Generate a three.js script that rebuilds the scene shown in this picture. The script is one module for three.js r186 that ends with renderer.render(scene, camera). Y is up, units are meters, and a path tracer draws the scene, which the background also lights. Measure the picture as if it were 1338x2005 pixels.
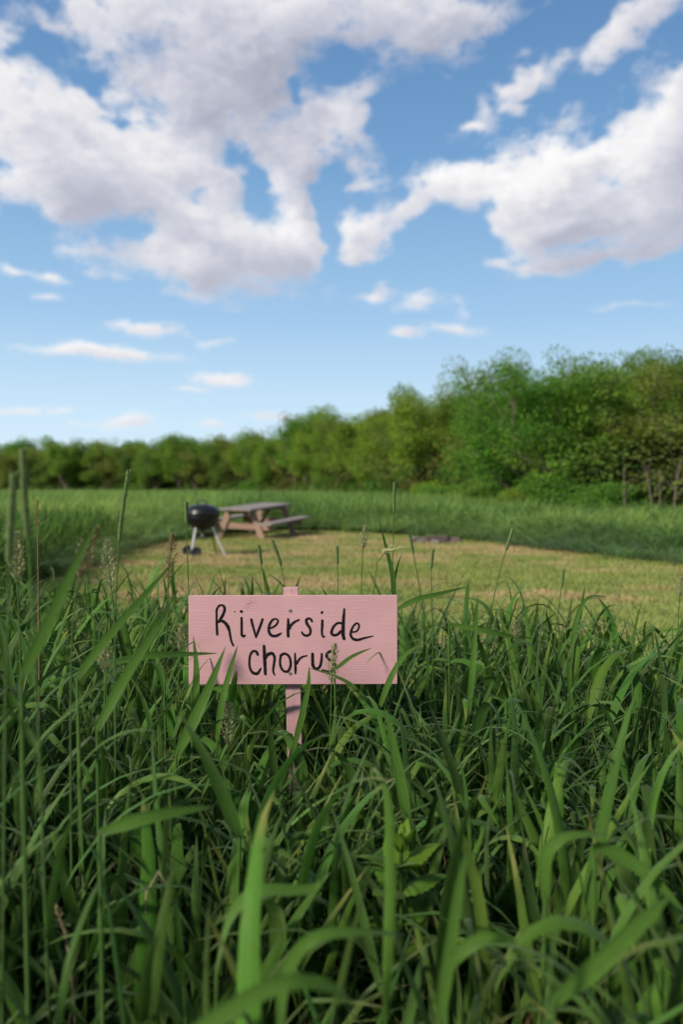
import * as THREE from 'three';
import { ImprovedNoise } from 'three/addons/math/ImprovedNoise.js';
import { RoundedBoxGeometry } from 'three/addons/geometries/RoundedBoxGeometry.js';
import { mergeGeometries } from 'three/addons/utils/BufferGeometryUtils.js';

// ---------------------------------------------------------------- camera, exposure, sun
const scene = new THREE.Scene();
const camera = new THREE.PerspectiveCamera(65.49, 684 / 1024, 0.05, 1500);
camera.filmGauge = 36;
camera.position.set(0, 1.13, 0);
camera.rotation.x = -0.03046;
camera.focus = 1.86;
camera.userData.fStop = 2.9;
const renderer = new THREE.WebGLRenderer({ antialias: true });
renderer.toneMapping = THREE.LinearToneMapping;
renderer.toneMappingExposure = 1.2;
renderer.shadowMap.enabled = true;
const SUN = new THREE.Vector3(-0.64, 0.58, 0.54).normalize();
const sun = new THREE.DirectionalLight(new THREE.Color().setRGB(1.0, 0.92, 0.8), 5.0);
sun.name = 'sun';
sun.position.copy(SUN).multiplyScalar(60).add(new THREE.Vector3(0, 0, -14));
sun.target.position.set(0, 0, -14);
sun.castShadow = true;
sun.shadow.radius = 16;
sun.shadow.mapSize.set(4096, 4096);
Object.assign(sun.shadow.camera, { left: -40, right: 40, top: 40, bottom: -40, near: 1, far: 160 });
scene.add(sun, sun.target);

// ---------------------------------------------------------------- helpers
function rngOf(seed) { let a = seed >>> 0; return () => { a = (a + 0x6d2b79f5) | 0; let t = Math.imul(a ^ (a >>> 15), 1 | a); t = (t + Math.imul(t ^ (t >>> 7), 61 | t)) ^ t; return ((t ^ (t >>> 14)) >>> 0) / 4294967296; }; }
const perlin = new ImprovedNoise();
const noise = (x, y, z) => perlin.noise(x, y, z);
function fbm(x, y, z, n) { let s = 0, a = 0.5; for (let i = 0; i < n; i++) { s += a * noise(x, y, z); x = x * 2.03 + 17.1; y = y * 2.03 + 5.3; z = z * 2.03 + 9.7; a *= 0.5; } return s; }
const lerp = THREE.MathUtils.lerp, clamp = THREE.MathUtils.clamp;
const sstep = (a, b, x) => { const t = clamp((x - a) / (b - a), 0, 1); return t * t * (3 - 2 * t); };
const V = (x, y, z) => new THREE.Vector3(x, y, z);
const used = {};
function numbered(n) { const k = (used[n] = (used[n] ?? -1) + 1); return k ? n + '_' + String(k).padStart(3, '0') : n; }
function shade(o) { o.traverse((m) => { if (m.isMesh) { m.castShadow = true; m.receiveShadow = true; } }); return o; }
function thing(name, label, category, pos = [0, 0, 0], turn = 0, group) {
  const o = new THREE.Group(); o.name = numbered(name); o.position.set(...pos); o.rotation.y = turn;
  o.userData = { label, category }; if (group) o.userData.group = group; scene.add(o); return o;
}
function part(name, geo, mat, parent) { const m = new THREE.Mesh(geo, mat); m.name = name; m.castShadow = m.receiveShadow = true; parent.add(m); return m; }
const lin = (r, g, b) => new THREE.Color().setRGB(r, g, b);

// ---------------------------------------------------------------- sky: blue air, low sun haze and broken cumulus
// azimuth, elevation, half width, half height (degrees), tilt (degrees), weight of each cloud body
const CLOUDS = [[-10.31,27.09,7.99,3.62,0,0.95],[-3.95,28.0,5.37,3.59,0,0.85],[-13.12,28.78,5.13,1.87,0,0.8],[-3.95,30.14,5.71,1.33,0,0.7],[-21.01,28.14,3.47,1.42,0,0.7],[-21.06,22.6,4.73,2.72,-10,1],[-16.54,20.79,6.3,2.86,-15,1],[-10.37,18.44,5.94,2.86,-15,1],[-18.88,18.42,3.89,1.54,-10,0.75],[-6.84,16.69,3.95,1.96,0,0.9],[-8.59,22.26,3.89,1.82,0,0.5],[-3.95,23.36,3.99,2.12,0,0.75],[-0.34,25.03,2.72,1.62,0,1],[0.74,22.49,1.63,1.05,0,0.6],[-3.21,19.36,2.2,2.39,0,1],[-3.95,16.08,2.17,1.0,0,0.6],[-13.17,15.72,5.17,0.93,-4,0.65],[-8.98,14.46,3.21,0.74,0,0.6],[-11.8,13.33,2.28,0.42,-6,0.53],[-5.43,13.87,1.82,0.32,0,0.4],[3.26,30.16,3.96,1.45,0,0.85],[8.25,29.94,3.89,1.19,10,0.7],[3.66,27.74,1.45,1.41,0,0.6],[5.82,28.33,2.13,1.11,0,0.55],[1.15,20.35,1.46,0.93,0,0.5],[5.09,19.47,3.94,1.32,22,1],[0.74,17.59,2.18,1.12,10,0.95],[1.66,16.27,1.46,0.32,0,0.6],[8.7,20.44,1.76,1.09,0,0.75],[12.19,18.99,2.76,1.73,0,0.95],[15.59,20.25,4.03,2.14,20,1],[19.54,21.64,3.86,1.89,10,1],[22.39,20.67,2.18,2.6,0,1],[17.95,17.58,4.27,1.24,4,0.8],[21.85,16.88,2.84,1.22,0,0.85],[13.93,17.1,2.05,0.97,0,0.7],[18.62,18.45,3.91,1.54,0,0.7],[14.63,14.8,2.55,0.65,0,0.85],[17.01,15.19,1.65,0.41,0,0.75],[19.95,15.05,1.29,0.45,0,0.6],[21.85,15.31,1.58,0.47,0,0.6],[10.81,15.38,0.88,0.34,0,0.5],[17.85,27.97,2.28,1.04,20,0.85],[20.41,28.11,2.84,1.05,15,0.9],[22.29,28.55,1.86,1.0,0,0.7],[13.87,26.65,2.37,0.49,15,0.75],[12.52,26.38,1.23,0.5,0,0.7],[15.54,27.18,1.33,0.55,20,0.6],[9.03,24.29,1.34,0.59,0,0.85],[9.87,25.45,0.64,0.64,0,0.5],[12.08,25.1,0.82,0.46,0,0.65],[22.34,24.2,0.86,0.62,0,0.7],[21.6,23.34,0.57,0.29,0,0.6],[22.78,25.1,0.46,0.55,0,0.6],[2.41,13.59,1.54,0.41,8,0.63],[6.22,12.93,1.64,0.43,10,0.58],[8.53,12.6,0.7,0.59,0,0.53],[4.06,10.95,1.31,0.28,0,0.7],[7.86,10.99,1.8,0.3,-6,0.7],[20.15,11.98,1.87,0.21,0,0.55],[-13.93,11.04,2.13,0.4,0,0.69],[-16.49,9.26,3.63,0.37,-1,0.79],[-8.47,7.66,1.65,0.39,-4,0.75],[-9.03,10.24,1.2,0.33,0,0.48],[-14.74,4.48,1.45,0.5,0,0.7],[-5.26,5.18,1.48,0.31,0,0.63],[-9.2,4.52,0.92,0.25,0,0.62],[-20.66,5.13,2.88,0.27,0,0.48],[-22.1,13.75,1.25,0.38,-15,0.53],[-20.2,13.66,0.83,0.38,0,0.53],[-20.86,12.33,0.9,0.28,0,0.55],[-16.59,14.3,1.13,0.26,0,0.5],[10.26,21.58,1.11,0.39,0,0.6],[-10.65,6.95,1.05,0.19,0,0.44],[-18.37,4.4,0.98,0.22,0,0.44],[-19.9,27.0,1.15,0.53,0,-0.8],[-15.7,23.52,0.88,0.37,-15,-0.7],[-12.08,24.54,1.72,0.39,-20,-0.3],[-7.74,21.87,1.27,0.67,-25,-0.9],[-6.16,20.1,0.67,1.03,-10,-0.8],[-2.81,25.75,0.41,0.5,0,-0.7],[-22.1,26.41,0.79,0.66,0,-0.5],[-17.48,25.0,1.64,0.38,-20,-0.5],[-0.69,20.35,1.09,0.93,0,-0.4],[-0.34,27.47,1.26,1.4,0,-0.5],[-1.78,21.59,0.94,0.57,0,-0.4],[-1.15,18.1,0.68,1.88,0,-1.0],[-0.52,20.66,0.92,1.25,0,-0.6],[-15.59,16.68,1.7,0.56,0,-0.5],[-9.7,16.21,2.11,0.47,0,-0.4],[3.32,24.0,1.3,1.94,0,-0.7],[9.43,18.19,0.89,0.82,0,-0.4],[-21.11,17.55,1.27,1.22,0,-0.5],[16.33,16.47,2.0,0.3,0,-0.4],[-14.14,25.37,2.05,0.57,-25,-0.35]];
{
  const W = 4096, H = 2048, H0 = H / 2, D = new Float32Array(W * H0), data = new Float32Array(W * H * 4), rad = Math.PI / 180;
  const bodies = CLOUDS.map(([az, el, a, b, t, w]) => ({ az, el, a, b, c: Math.cos(t * rad), s: Math.sin(t * rad), w, r: Math.max(a, b) * 2.2 }));
  for (let j = 0; j < H0; j++) {
    const el = ((j + 0.5) / H0) * 90, ce = Math.cos(el * rad), y = Math.sin(el * rad);
    for (let i = 0; i < W; i++) {
      const ph = ((i + 0.5) / W - 0.5) * 2 * Math.PI, x = ce * Math.cos(ph), z = ce * Math.sin(ph);
      let az = (ph + Math.PI / 2) / rad; if (az > 180) az -= 360;
      const sx = x * 5.4, sy = y * 8.2, sz = z * 5.4;
      const wx = noise(sx * 2, sy * 2 + 3.1, sz * 2) + 0.55 * noise(sx * 4.3, sy * 4.3 + 1.1, sz * 4.3) + 0.35 * noise(sx * 9, sy * 9, sz * 9), wz = noise(sx * 2, sy * 2 + 8.7, sz * 2) + 0.55 * noise(sx * 4.3, sy * 4.3 + 6.1, sz * 4.3) + 0.35 * noise(sx * 9, sy * 9 + 4, sz * 9);
      // the cloud bodies seen from here, and a broken field of the same kind all round
      let base = 0;
      const bend = sstep(4, 24, el), dAz = az + wx * lerp(0.6, 1.5, bend), dEl = el + wz * lerp(0.2, 1.1, bend);
      const inside = sstep(34, 27, Math.abs(az)) * sstep(46, 39, el);
      if (inside > 0) { let gap = 0; for (const b of bodies) {
        const u = dAz - b.az, v = dEl - b.el;
        if (Math.abs(u) > b.r || Math.abs(v) > b.r) continue;
        const p = (u * b.c + v * b.s) / b.a, q = (-u * b.s + v * b.c) / b.b, d2 = p * p + q * q;
        if (d2 < 5) { const e = b.w * Math.exp(-d2 * 0.8); if (e < 0) gap += e; else base = base + e - base * e * 0.75; }
      } base = Math.max(0, base + gap); }
      if (inside < 1) {
        const far = clamp(0.40 + 1.5 * noise(x * 3.4 + 4.2, y * 6, z * 3.4) + 0.6 * noise(x * 7.6, y * 12, z * 7.6), 0, 1.05) * sstep(2, 14, el);
        base = base * inside + far * (1 - inside);
      }
      if (base < 0.06) { D[j * W + i] = -1; continue; }
      // billows: rounded lumps at several sizes, ragged at the edges
      let bil = 0, fb = 0, amp = 0.5, fr = 1.7; for (let o = 0; o < 6; o++) { const n = noise(sx * fr + wx * 0.12 + o * 7.3, sy * fr + o * 3.1, sz * fr + wz * 0.12); bil += amp * (0.40 - 1.3 * Math.abs(n)); fb += amp * n; amp *= 0.66; fr *= 2.0; }
      D[j * W + i] = base * 0.98 + 0.80 * bil + 0.95 * fb * lerp(0.6, 1, bend) - lerp(0.40, 0.52, bend);
    }
  }
  const at = (i, j) => D[clamp(j, 0, H0 - 1) * W + ((i + W) % W)];
  let below = [0.12, 0.15, 0.10];
  for (let j = 0; j < H; j++) {
    const el = (j + 0.5 - H0) / H0 * 90;
    // clear air by elevation
    const STEPS = [[0, 0.76, 0.88, 0.96], [5, 0.58, 0.78, 0.94], [12, 0.35, 0.57, 0.82], [22, 0.175, 0.355, 0.62], [33, 0.10, 0.225, 0.46], [90, 0.07, 0.165, 0.38]];
    let q = 0; while (q < 4 && el > STEPS[q + 1][0]) q++;
    const f = clamp((el - STEPS[q][0]) / (STEPS[q + 1][0] - STEPS[q][0]), 0, 1), air = [1, 2, 3].map((c) => lerp(STEPS[q][c], STEPS[q + 1][c], f) * 0.86);
    for (let i = 0; i < W; i++) {
      const o = (j * W + i) * 4; data[o + 3] = 1;
      if (el <= 0) { data[o] = below[0]; data[o + 1] = below[1]; data[o + 2] = below[2]; continue; }
      const jj = j - H0, d = D[jj * W + i];
      const a = d > -0.24 ? Math.pow(sstep(-0.24, 0.52, d), 1.15) * 0.98 : 0;
      let r = air[0], g = air[1], b = air[2];
      if (a > 0) {
        const relief = (s) => clamp((Math.max(at(i + s, jj - s), -0.12) - Math.max(at(i - s, jj + s), -0.12)) * 1.2, -1, 1);
        const rel = 0.34 * relief(4) + 0.52 * relief(10) + 0.6 * relief(26) + 0.35 * relief(55), deep = sstep(0.1, 1.0, (d + Math.max(0, at(i, jj + 40)) + Math.max(0, at(i - 40, jj + 20)) + Math.max(0, at(i + 30, jj - 30))) * 0.4);
        let L = 0.82 + (rel > 0 ? 0.22 : 0.15) * clamp(rel, -1.3, 1) - 0.14 * deep + 0.06 * (1 - a);
        L *= lerp(1, 0.56, sstep(17, 34, el) * lerp(0.5, 1, deep));   // higher up we look at the grey undersides
        L = clamp(L, 0.28, 0.97) * 0.88;
        const cool = 1 - sstep(0.35, 0.85, L);
        r = lerp(r, L * (1.0 - 0.09 * cool), a); g = lerp(g, L * (0.98 - 0.035 * cool), a); b = lerp(b, L * (0.965 + 0.15 * cool) + 0.01, a);
      }
      data[o] = r; data[o + 1] = g; data[o + 2] = b;
    }
  }
  const tex = new THREE.DataTexture(data, W, H, THREE.RGBAFormat, THREE.FloatType);
  tex.mapping = THREE.EquirectangularReflectionMapping; tex.magFilter = tex.minFilter = THREE.LinearFilter; tex.needsUpdate = true;
  scene.background = tex; scene.environment = tex;
}

// ---------------------------------------------------------------- textures
function dataTex(w, h, fn, srgb = false, repeat = null) {
  const d = new Uint8Array(w * h * 4);
  for (let y = 0; y < h; y++) for (let x = 0; x < w; x++) { const c = fn(x / w, y / h, x, y); for (let k = 0; k < 3; k++) d[(y * w + x) * 4 + k] = clamp(Math.round((c[k] ?? c[0]) * 255), 0, 255); d[(y * w + x) * 4 + 3] = 255; }
  const t = new THREE.DataTexture(d, w, h); t.wrapS = t.wrapT = THREE.RepeatWrapping; t.magFilter = THREE.LinearFilter; t.minFilter = THREE.LinearMipmapLinearFilter; t.generateMipmaps = true;
  if (srgb) t.colorSpace = THREE.SRGBColorSpace; if (repeat) t.repeat.set(...repeat); t.needsUpdate = true; return t;
}
const g2 = (c) => c.map((v) => Math.pow(clamp(v, 0, 1), 1 / 2.2));
// grass leaf: pale midrib and fine parallel veins (u across, v along)
const leafTex = dataTex(64, 256, (u, v, x, y) => {
  const rib = Math.exp(-Math.pow((u - 0.5) / 0.035, 2)), vein = 0.5 + 0.5 * Math.sin(u * 64), blot = noise(u * 5, v * 26, 2.2) * 0.5 + noise(u * 14, v * 90, 7.7) * 0.35;
  const k = 0.78 + 0.10 * vein + 0.14 * blot + 0.16 * rib;
  const spot = noise(u * 9 + 3, v * 60, 5.5) + 0.4 * noise(u * 24, v * 150, 1.5);   // rust spots and nicks
  if (spot > 0.62) return [0.95, 0.62, 0.5];
  return [k + rib * 0.05, k, k - rib * 0.02];
});
const leafBump = dataTex(64, 64, (u, v) => [0.5 + 0.3 * Math.sin(u * 64) - 0.5 * Math.exp(-Math.pow((u - 0.5) / 0.05, 2))]);
const woodTex = dataTex(256, 512, (u, v) => {
  const w = noise(u * 3, v * 1.2, 4) * 1.2, ring = Math.sin((u * 26 + w * 7) * 2.2) * 0.5 + 0.5, fine = noise(u * 90, v * 4, 1) * 0.5 + noise(u * 40, v * 2, 6) * 0.5, blot = noise(u * 2.5, v * 5, 12);
  const k = 0.70 + 0.12 * ring + 0.22 * fine + 0.18 * blot; return [k, k, k];
});
const barkTex = dataTex(128, 256, (u, v) => { const a = Math.abs(noise(u * 18, v * 5, 3)) + 0.5 * Math.abs(noise(u * 36, v * 11, 8)); const k = 0.45 + 0.9 * a; return [k, k * 0.97, k * 0.93]; });

// ---------------------------------------------------------------- mesh builder for leaves, stems and tubes
class Mesher {
  constructor() { this.p = []; this.uv = []; this.c = []; this.ix = []; }
  get n() { return this.p.length / 3; }
  ribbon(pts, widths, side0, fold, tint, twist = 0, across = 3, tip = null) {
    const b = this.n, m = pts.length, T = new THREE.Vector3(), S = side0.clone(), N = new THREE.Vector3(); let len = 0;
    for (let i = 0; i < m; i++) {
      T.subVectors(pts[Math.min(i + 1, m - 1)], pts[Math.max(i - 1, 0)]).normalize();
      S.addScaledVector(T, -S.dot(T)).normalize();
      const R = S.clone().applyAxisAngle(T, twist * i / (m - 1)); N.crossVectors(T, R).normalize();
      if (i) len += pts[i].distanceTo(pts[i - 1]);
      const w = widths[i] / 2, P = pts[i];
      for (let k = 0; k < across; k++) {
        const s = across === 3 ? k - 1 : k * 2 - 1, lift = across === 3 ? Math.abs(s) * fold * w : 0;
        this.p.push(P.x + R.x * s * w + N.x * lift, P.y + R.y * s * w + N.y * lift, P.z + R.z * s * w + N.z * lift);
        this.uv.push(across === 3 ? k / 2 : k, len * 3); this.c.push(...(tip && i > m - 3 ? tip : tint));
      }
      if (i) for (let k = 0; k < across - 1; k++) { const a = b + (i - 1) * across + k, d = a + across; this.ix.push(a, a + 1, d, a + 1, d + 1, d); }
    }
  }
  tube(pts, radii, sides, tint) {
    const b = this.n, m = pts.length, T = new THREE.Vector3(), S = new THREE.Vector3(0.31, 0.17, 0.93), N = new THREE.Vector3(); let len = 0;
    for (let i = 0; i < m; i++) {
      T.subVectors(pts[Math.min(i + 1, m - 1)], pts[Math.max(i - 1, 0)]).normalize();
      S.addScaledVector(T, -S.dot(T)).normalize(); N.crossVectors(T, S);
      if (i) len += pts[i].distanceTo(pts[i - 1]);
      for (let k = 0; k <= sides; k++) {
        const a = k / sides * Math.PI * 2, c = Math.cos(a) * radii[i], s = Math.sin(a) * radii[i], P = pts[i];
        this.p.push(P.x + S.x * c + N.x * s, P.y + S.y * c + N.y * s, P.z + S.z * c + N.z * s); this.uv.push(k / sides, len); this.c.push(...tint);
      }
      if (i) for (let k = 0; k < sides; k++) { const a = b + (i - 1) * (sides + 1) + k, d = a + sides + 1; this.ix.push(a, d, a + 1, a + 1, d, d + 1); }
    }
  }
  // a small folded leaf or spikelet: centre, long axis, side axis, length, width
  leaflet(P, A, S, len, wid, tint, fold = 0.3) {
    const b = this.n, N = new THREE.Vector3().crossVectors(A, S).normalize(), q = (a, s, n) => this.p.push(P.x + A.x * a + S.x * s + N.x * n, P.y + A.y * a + S.y * s + N.y * n, P.z + A.z * a + S.z * s + N.z * n);
    q(0, 0, 0); q(len * 0.45, -wid / 2, wid * fold); q(len * 0.45, wid / 2, wid * fold); q(len, 0, 0);
    this.uv.push(0.5, 0, 0, 0.4, 1, 0.4, 0.5, 1); for (let k = 0; k < 4; k++) this.c.push(...tint);
    this.ix.push(b, b + 1, b + 3, b, b + 3, b + 2);
  }
  build() {
    const g = new THREE.BufferGeometry();
    g.setAttribute('position', new THREE.Float32BufferAttribute(this.p, 3)); g.setAttribute('uv', new THREE.Float32BufferAttribute(this.uv, 2)); g.setAttribute('color', new THREE.Float32BufferAttribute(this.c, 3));
    g.setIndex(this.ix); g.computeVertexNormals(); return g;
  }
}
const leafWidth = (t, W) => W * Math.min(1, 0.5 + t * 2.4) * Math.pow(Math.max(0, 1 - Math.pow(t, 2.3)), 0.85) + 0.0004;
function arcPoints(P, az, th0, bend, len, n, r, wob = 0.05) {
  const pts = [P.clone()]; let th = th0, a = az; const q = P.clone(), st = len / n;
  for (let i = 0; i < n; i++) { const t = i / n; th += bend * (0.25 + 1.5 * t) / n; a += (r() - 0.5) * wob; q.add(V(Math.sin(th) * Math.cos(a) * st, Math.cos(th) * st, Math.sin(th) * Math.sin(a) * st)); pts.push(q.clone()); }
  return pts;
}
const foliage = (color, extra = {}) => new THREE.MeshPhysicalMaterial({ color, vertexColors: true, side: THREE.DoubleSide, roughness: 0.9, transmission: 0.32, thickness: 0, specularIntensity: 0.25, ...extra });
const GRASS = foliage(lin(0.084, 0.192, 0.022), { map: leafTex, bumpMap: leafBump, bumpScale: 0.0006, clearcoat: 0.07, clearcoatRoughness: 0.38, transmission: 0.42 });
const STRAW = foliage(lin(0.27, 0.215, 0.125), { transmission: 0.15 });
const SEED = foliage(lin(0.36, 0.36, 0.18), { transmission: 0.25 });

// one grass shoot: stem and its leaves
function shoot(seed, o = {}) {
  const r = rngOf(seed), m = new Mesher(), H = o.h ?? 0.62 + r() * 0.16, az = r() * 6.28, lean = 0.05 + r() * 0.16;
  const stem = arcPoints(V(0, 0, 0), az, lean * 0.3, lean * 1.2, H * 0.86, 7, r);
  m.tube(stem, stem.map((_, i) => 0.0026 - 0.0012 * i / 7), 5, [0.95, 1.0, 0.75]);
  const nl = o.leaves ?? 4 + Math.floor(r() * 3); let a = r() * 6.28;
  for (let k = 0; k < nl; k++) {
    const t = 0.14 + 0.84 * (k + r() * 0.6) / nl, f = clamp(t, 0, 0.999) * 7, i = Math.floor(f), P = stem[i].clone().lerp(stem[i + 1], f - i);
    a += 2.4 + (r() - 0.5) * 1.4;
    const top = k === nl - 1, len = (top ? 0.20 + r() * 0.14 : 0.26 + r() * 0.22), Wd = r() < 0.28 ? 0.006 + 0.005 * r() : 0.0125 + 0.0105 * r() * (o.wide ?? 1);
    const th0 = top ? 0.08 + r() * 0.25 : 0.16 + r() * 0.45, bend = r() < 0.36 ? 1.2 + r() * 1.3 : 0.15 + r() * 0.85;
    const n = 9, pts = arcPoints(P, a, th0, bend, len, n, r, 0.2);
    if (r() < 0.11) { const f0 = 3 + Math.floor(r() * 4), drop = 0.5 + r() * 0.9; for (let q = f0 + 1; q <= n; q++) { pts[q].y -= drop * (pts[q].distanceTo(pts[f0])); } }   // a blade broken over
    const dry = r() < 0.03, g = 0.65 + r() * 0.75, tint = dry ? [4.2, 1.7, 4.0] : [g * (0.85 + r() * 0.5), g, g * (0.8 + r() * 0.4)];
    m.ribbon(pts, pts.map((_, i2) => leafWidth(i2 / n, Wd)), V(-Math.sin(a), 0, Math.cos(a)), 0.34 + r() * 0.2, tint, (r() - 0.5) * 1.5, 3, r() < 0.3 ? [3.0, 1.5, 2.6] : null);
  }
  return m.build();
}
function deadShoot(seed) {
  const r = rngOf(seed), m = new Mesher();
  for (let k = 0; k < 5; k++) { const pts = arcPoints(V((r() - 0.5) * 0.06, 0, (r() - 0.5) * 0.06), r() * 6.28, 0.2 + r() * 0.8, 0.3 + r() * 1.8, 0.15 + r() * 0.3, 7, r, 0.5); m.ribbon(pts, pts.map((_, i) => leafWidth(i / 7, 0.003 + r() * 0.006)), V(r() - 0.5, 0, r() - 0.5), 0.3, [0.7 + r() * 0.5, 0.7 + r() * 0.4, 0.7 + r() * 0.4], r() * 4); }
  return m.build();
}
function instanced(name, geo, mat, list, parent) {
  const im = new THREE.InstancedMesh(geo, mat, list.length), M = new THREE.Matrix4(), q = new THREE.Quaternion(), e = new THREE.Euler();
  list.forEach((it, i) => { e.set(it.tx ?? 0, it.turn, it.tz ?? 0, 'YXZ'); M.compose(V(it.x, it.y ?? 0, it.z), q.setFromEuler(e), V(it.s, it.sy ?? it.s, it.s)); im.setMatrixAt(i, M); if (it.c) im.setColorAt(i, it.c); });
  im.name = name; im.castShadow = im.receiveShadow = true; im.userData.kind = 'stuff'; im.frustumCulled = false; parent.add(im); return im;
}
function stuff(name, label, category) { const g = new THREE.Group(); g.name = name; g.userData = { kind: 'stuff', label, category }; scene.add(g); return g; }

// ---------------------------------------------------------------- ground and mown lawn
// lawn outline (x, z), clockwise from the near side
const LAWN = [[-2.2, -3.9], [-2.9, -6], [-3.4, -9], [-3.8, -11], [-4.05, -13.5], [-3.8, -16], [-3.3, -18], [-2.6, -19.4], [-1.45, -20.7], [0.4, -19.8], [1.65, -18.3], [2.5, -17.1], [3.55, -15.3], [4.4, -12.7], [5.1, -11.2], [6.6, -9.8], [11, -8.6], [14, -6], [12, -2.8], [3, -2.2], [1.8, -2.6], [0, -3.3]];
function inLawn(x, z, grow = 0) {
  let inside = false, best = 1e9;
  for (let i = 0, j = LAWN.length - 1; i < LAWN.length; j = i++) {
    const [xi, zi] = LAWN[i], [xj, zj] = LAWN[j];
    if (zi > z !== zj > z && x < (xj - xi) * (z - zi) / (zj - zi) + xi) inside = !inside;
    const dx = xj - xi, dz = zj - zi, t = clamp(((x - xi) * dx + (z - zi) * dz) / (dx * dx + dz * dz), 0, 1); best = Math.min(best, Math.hypot(x - xi - dx * t, z - zi - dz * t));
  }
  return (inside ? best : -best) + grow;   // metres inside the outline
}
{
  const soil = dataTex(512, 512, (u, v) => { const n = noise(u * 8, v * 8, 1) * 0.5 + noise(u * 32, v * 32, 2) * 0.35 + noise(u * 120, v * 120, 3) * 0.3; const k = 0.09 + 0.05 * n; return g2([k * 1.05, k * 1.0, k * 0.6]); }, true, [260, 260]);
  const g = new THREE.CircleGeometry(700, 64); g.rotateX(-Math.PI / 2);
  const m = new THREE.Mesh(g, new THREE.MeshStandardMaterial({ map: soil, roughness: 1 })); m.name = 'ground'; m.userData.kind = 'structure'; m.receiveShadow = true; scene.add(m);
}
// dry and green patches of the mown lawn: 0 straw ... 1 green
function lawnGreen(x, z) {
  let k = 0.88 + 1.8 * noise(x * 0.45 + 3, z * 0.8, 2) + 1.1 * noise(x * 1.3, z * 2.0, 5) + 0.7 * noise(x * 3.5, z * 4.5, 8);
  const path = Math.hypot((x - 3.1) / 1.9, (z + 14.8) / 0.9), worn = Math.hypot((x - 0.2) / 2.2, (z + 16.8) / 1.6), near = Math.hypot((x + 1.8) / 1.6, (z + 12.0) / 1.4), trod = Math.min(Math.hypot((x + 1.1) / 0.5, (z + 18) / 1.3), Math.hypot((x + 2.3) / 0.6, (z + 13) / 0.6));
  k -= 0.9 * Math.exp(-path * path) + 0.45 * Math.exp(-worn * worn) + 0.3 * Math.exp(-near * near) + 0.8 * Math.exp(-trod * trod);
  k += 0.35 * sstep(0.2, 3.4, x) * sstep(-14, -11.5, z);
  return clamp(k, 0, 1);
}
const STRAWC = lin(0.43, 0.33, 0.165), LAWNC = lin(0.215, 0.275, 0.066), tmpC = new THREE.Color();
{
  const S = 1024, x0 = -6, z0 = -22, sx = 21, sz = 21;
  const tex = dataTex(S, S, (u, v) => {
    const x = x0 + u * sx, z = z0 + v * sz, k = lawnGreen(x, z), n = noise(x * 18, z * 18, 1) * 0.35 + noise(x * 60, z * 60, 4) * 0.4;
    tmpC.copy(STRAWC).lerp(LAWNC, k).multiplyScalar(0.75 + 0.6 * n); return g2([tmpC.r, tmpC.g, tmpC.b]);
  }, true);
  tex.wrapS = tex.wrapT = THREE.ClampToEdgeWrapping;
  const sh = new THREE.Shape(LAWN.map(([x, z]) => new THREE.Vector2(x, -z))), g = new THREE.ShapeGeometry(sh), p = g.attributes.position, uv = g.attributes.uv;
  for (let i = 0; i < p.count; i++) { const x = p.getX(i), z = -p.getY(i); p.setXYZ(i, x, 0.004, z); uv.setXY(i, (x - x0) / sx, (z - z0) / sz); }
  g.computeVertexNormals();
  const nm = g.attributes.normal; for (let i = 0; i < nm.count; i++) nm.setXYZ(i, 0, 1, 0);
  const m = new THREE.Mesh(g, new THREE.MeshStandardMaterial({ map: tex, roughness: 1, side: THREE.DoubleSide })); m.name = 'lawn_ground'; m.userData.kind = 'structure'; m.receiveShadow = true; scene.add(m);
  // mown blades standing on it
  const turf = stuff('mown_grass', 'short mown grass with straw-coloured patches around the picnic table', 'grass'), r = rngOf(77), tufts = [];
  for (let k = 0; k < 5; k++) {
    const ms = new Mesher();
    for (let b = 0; b < 26; b++) { const P = V((r() - 0.5) * 0.16, 0, (r() - 0.5) * 0.16), a = r() * 6.28, pts = arcPoints(P, a, 0.1 + r() * 0.9, r() * 1.2, 0.03 + r() * 0.04, 2, r), t = 0.75 + r() * 0.55; ms.ribbon(pts, [0.006, 0.005, 0.001], V(-Math.sin(a), 0, Math.cos(a)), 0, [t * (0.9 + r() * 0.25), t, t * (0.85 + r() * 0.3)], 0, 2); }
    tufts.push(ms.build());
  }
  const lists = tufts.map(() => []), mat = foliage(lin(1, 1, 1), { transmission: 0.2 });
  for (let i = 0; i < 26000; i++) {
    const z = -2.4 - 18.4 * Math.pow(r(), 0.8), w = Math.abs(z) * 0.46 + 1.2, x = (r() * 2 - 1) * w;
    if (inLawn(x, z, 0.12) < 0) continue;
    const k = clamp(lawnGreen(x, z) + (r() - 0.5) * 0.5, 0, 1);
    lists[Math.floor(r() * 5)].push({ x, z, turn: r() * 6.28, s: 0.8 + r() * 0.6, c: tmpC.clone().copy(STRAWC).lerp(LAWNC, k).multiplyScalar(0.8 + r() * 0.4) });
  }
  lists.forEach((l, i) => instanced('mown_tuft_' + String(i).padStart(3, '0'), tufts[i], mat, l, turf));
}

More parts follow.
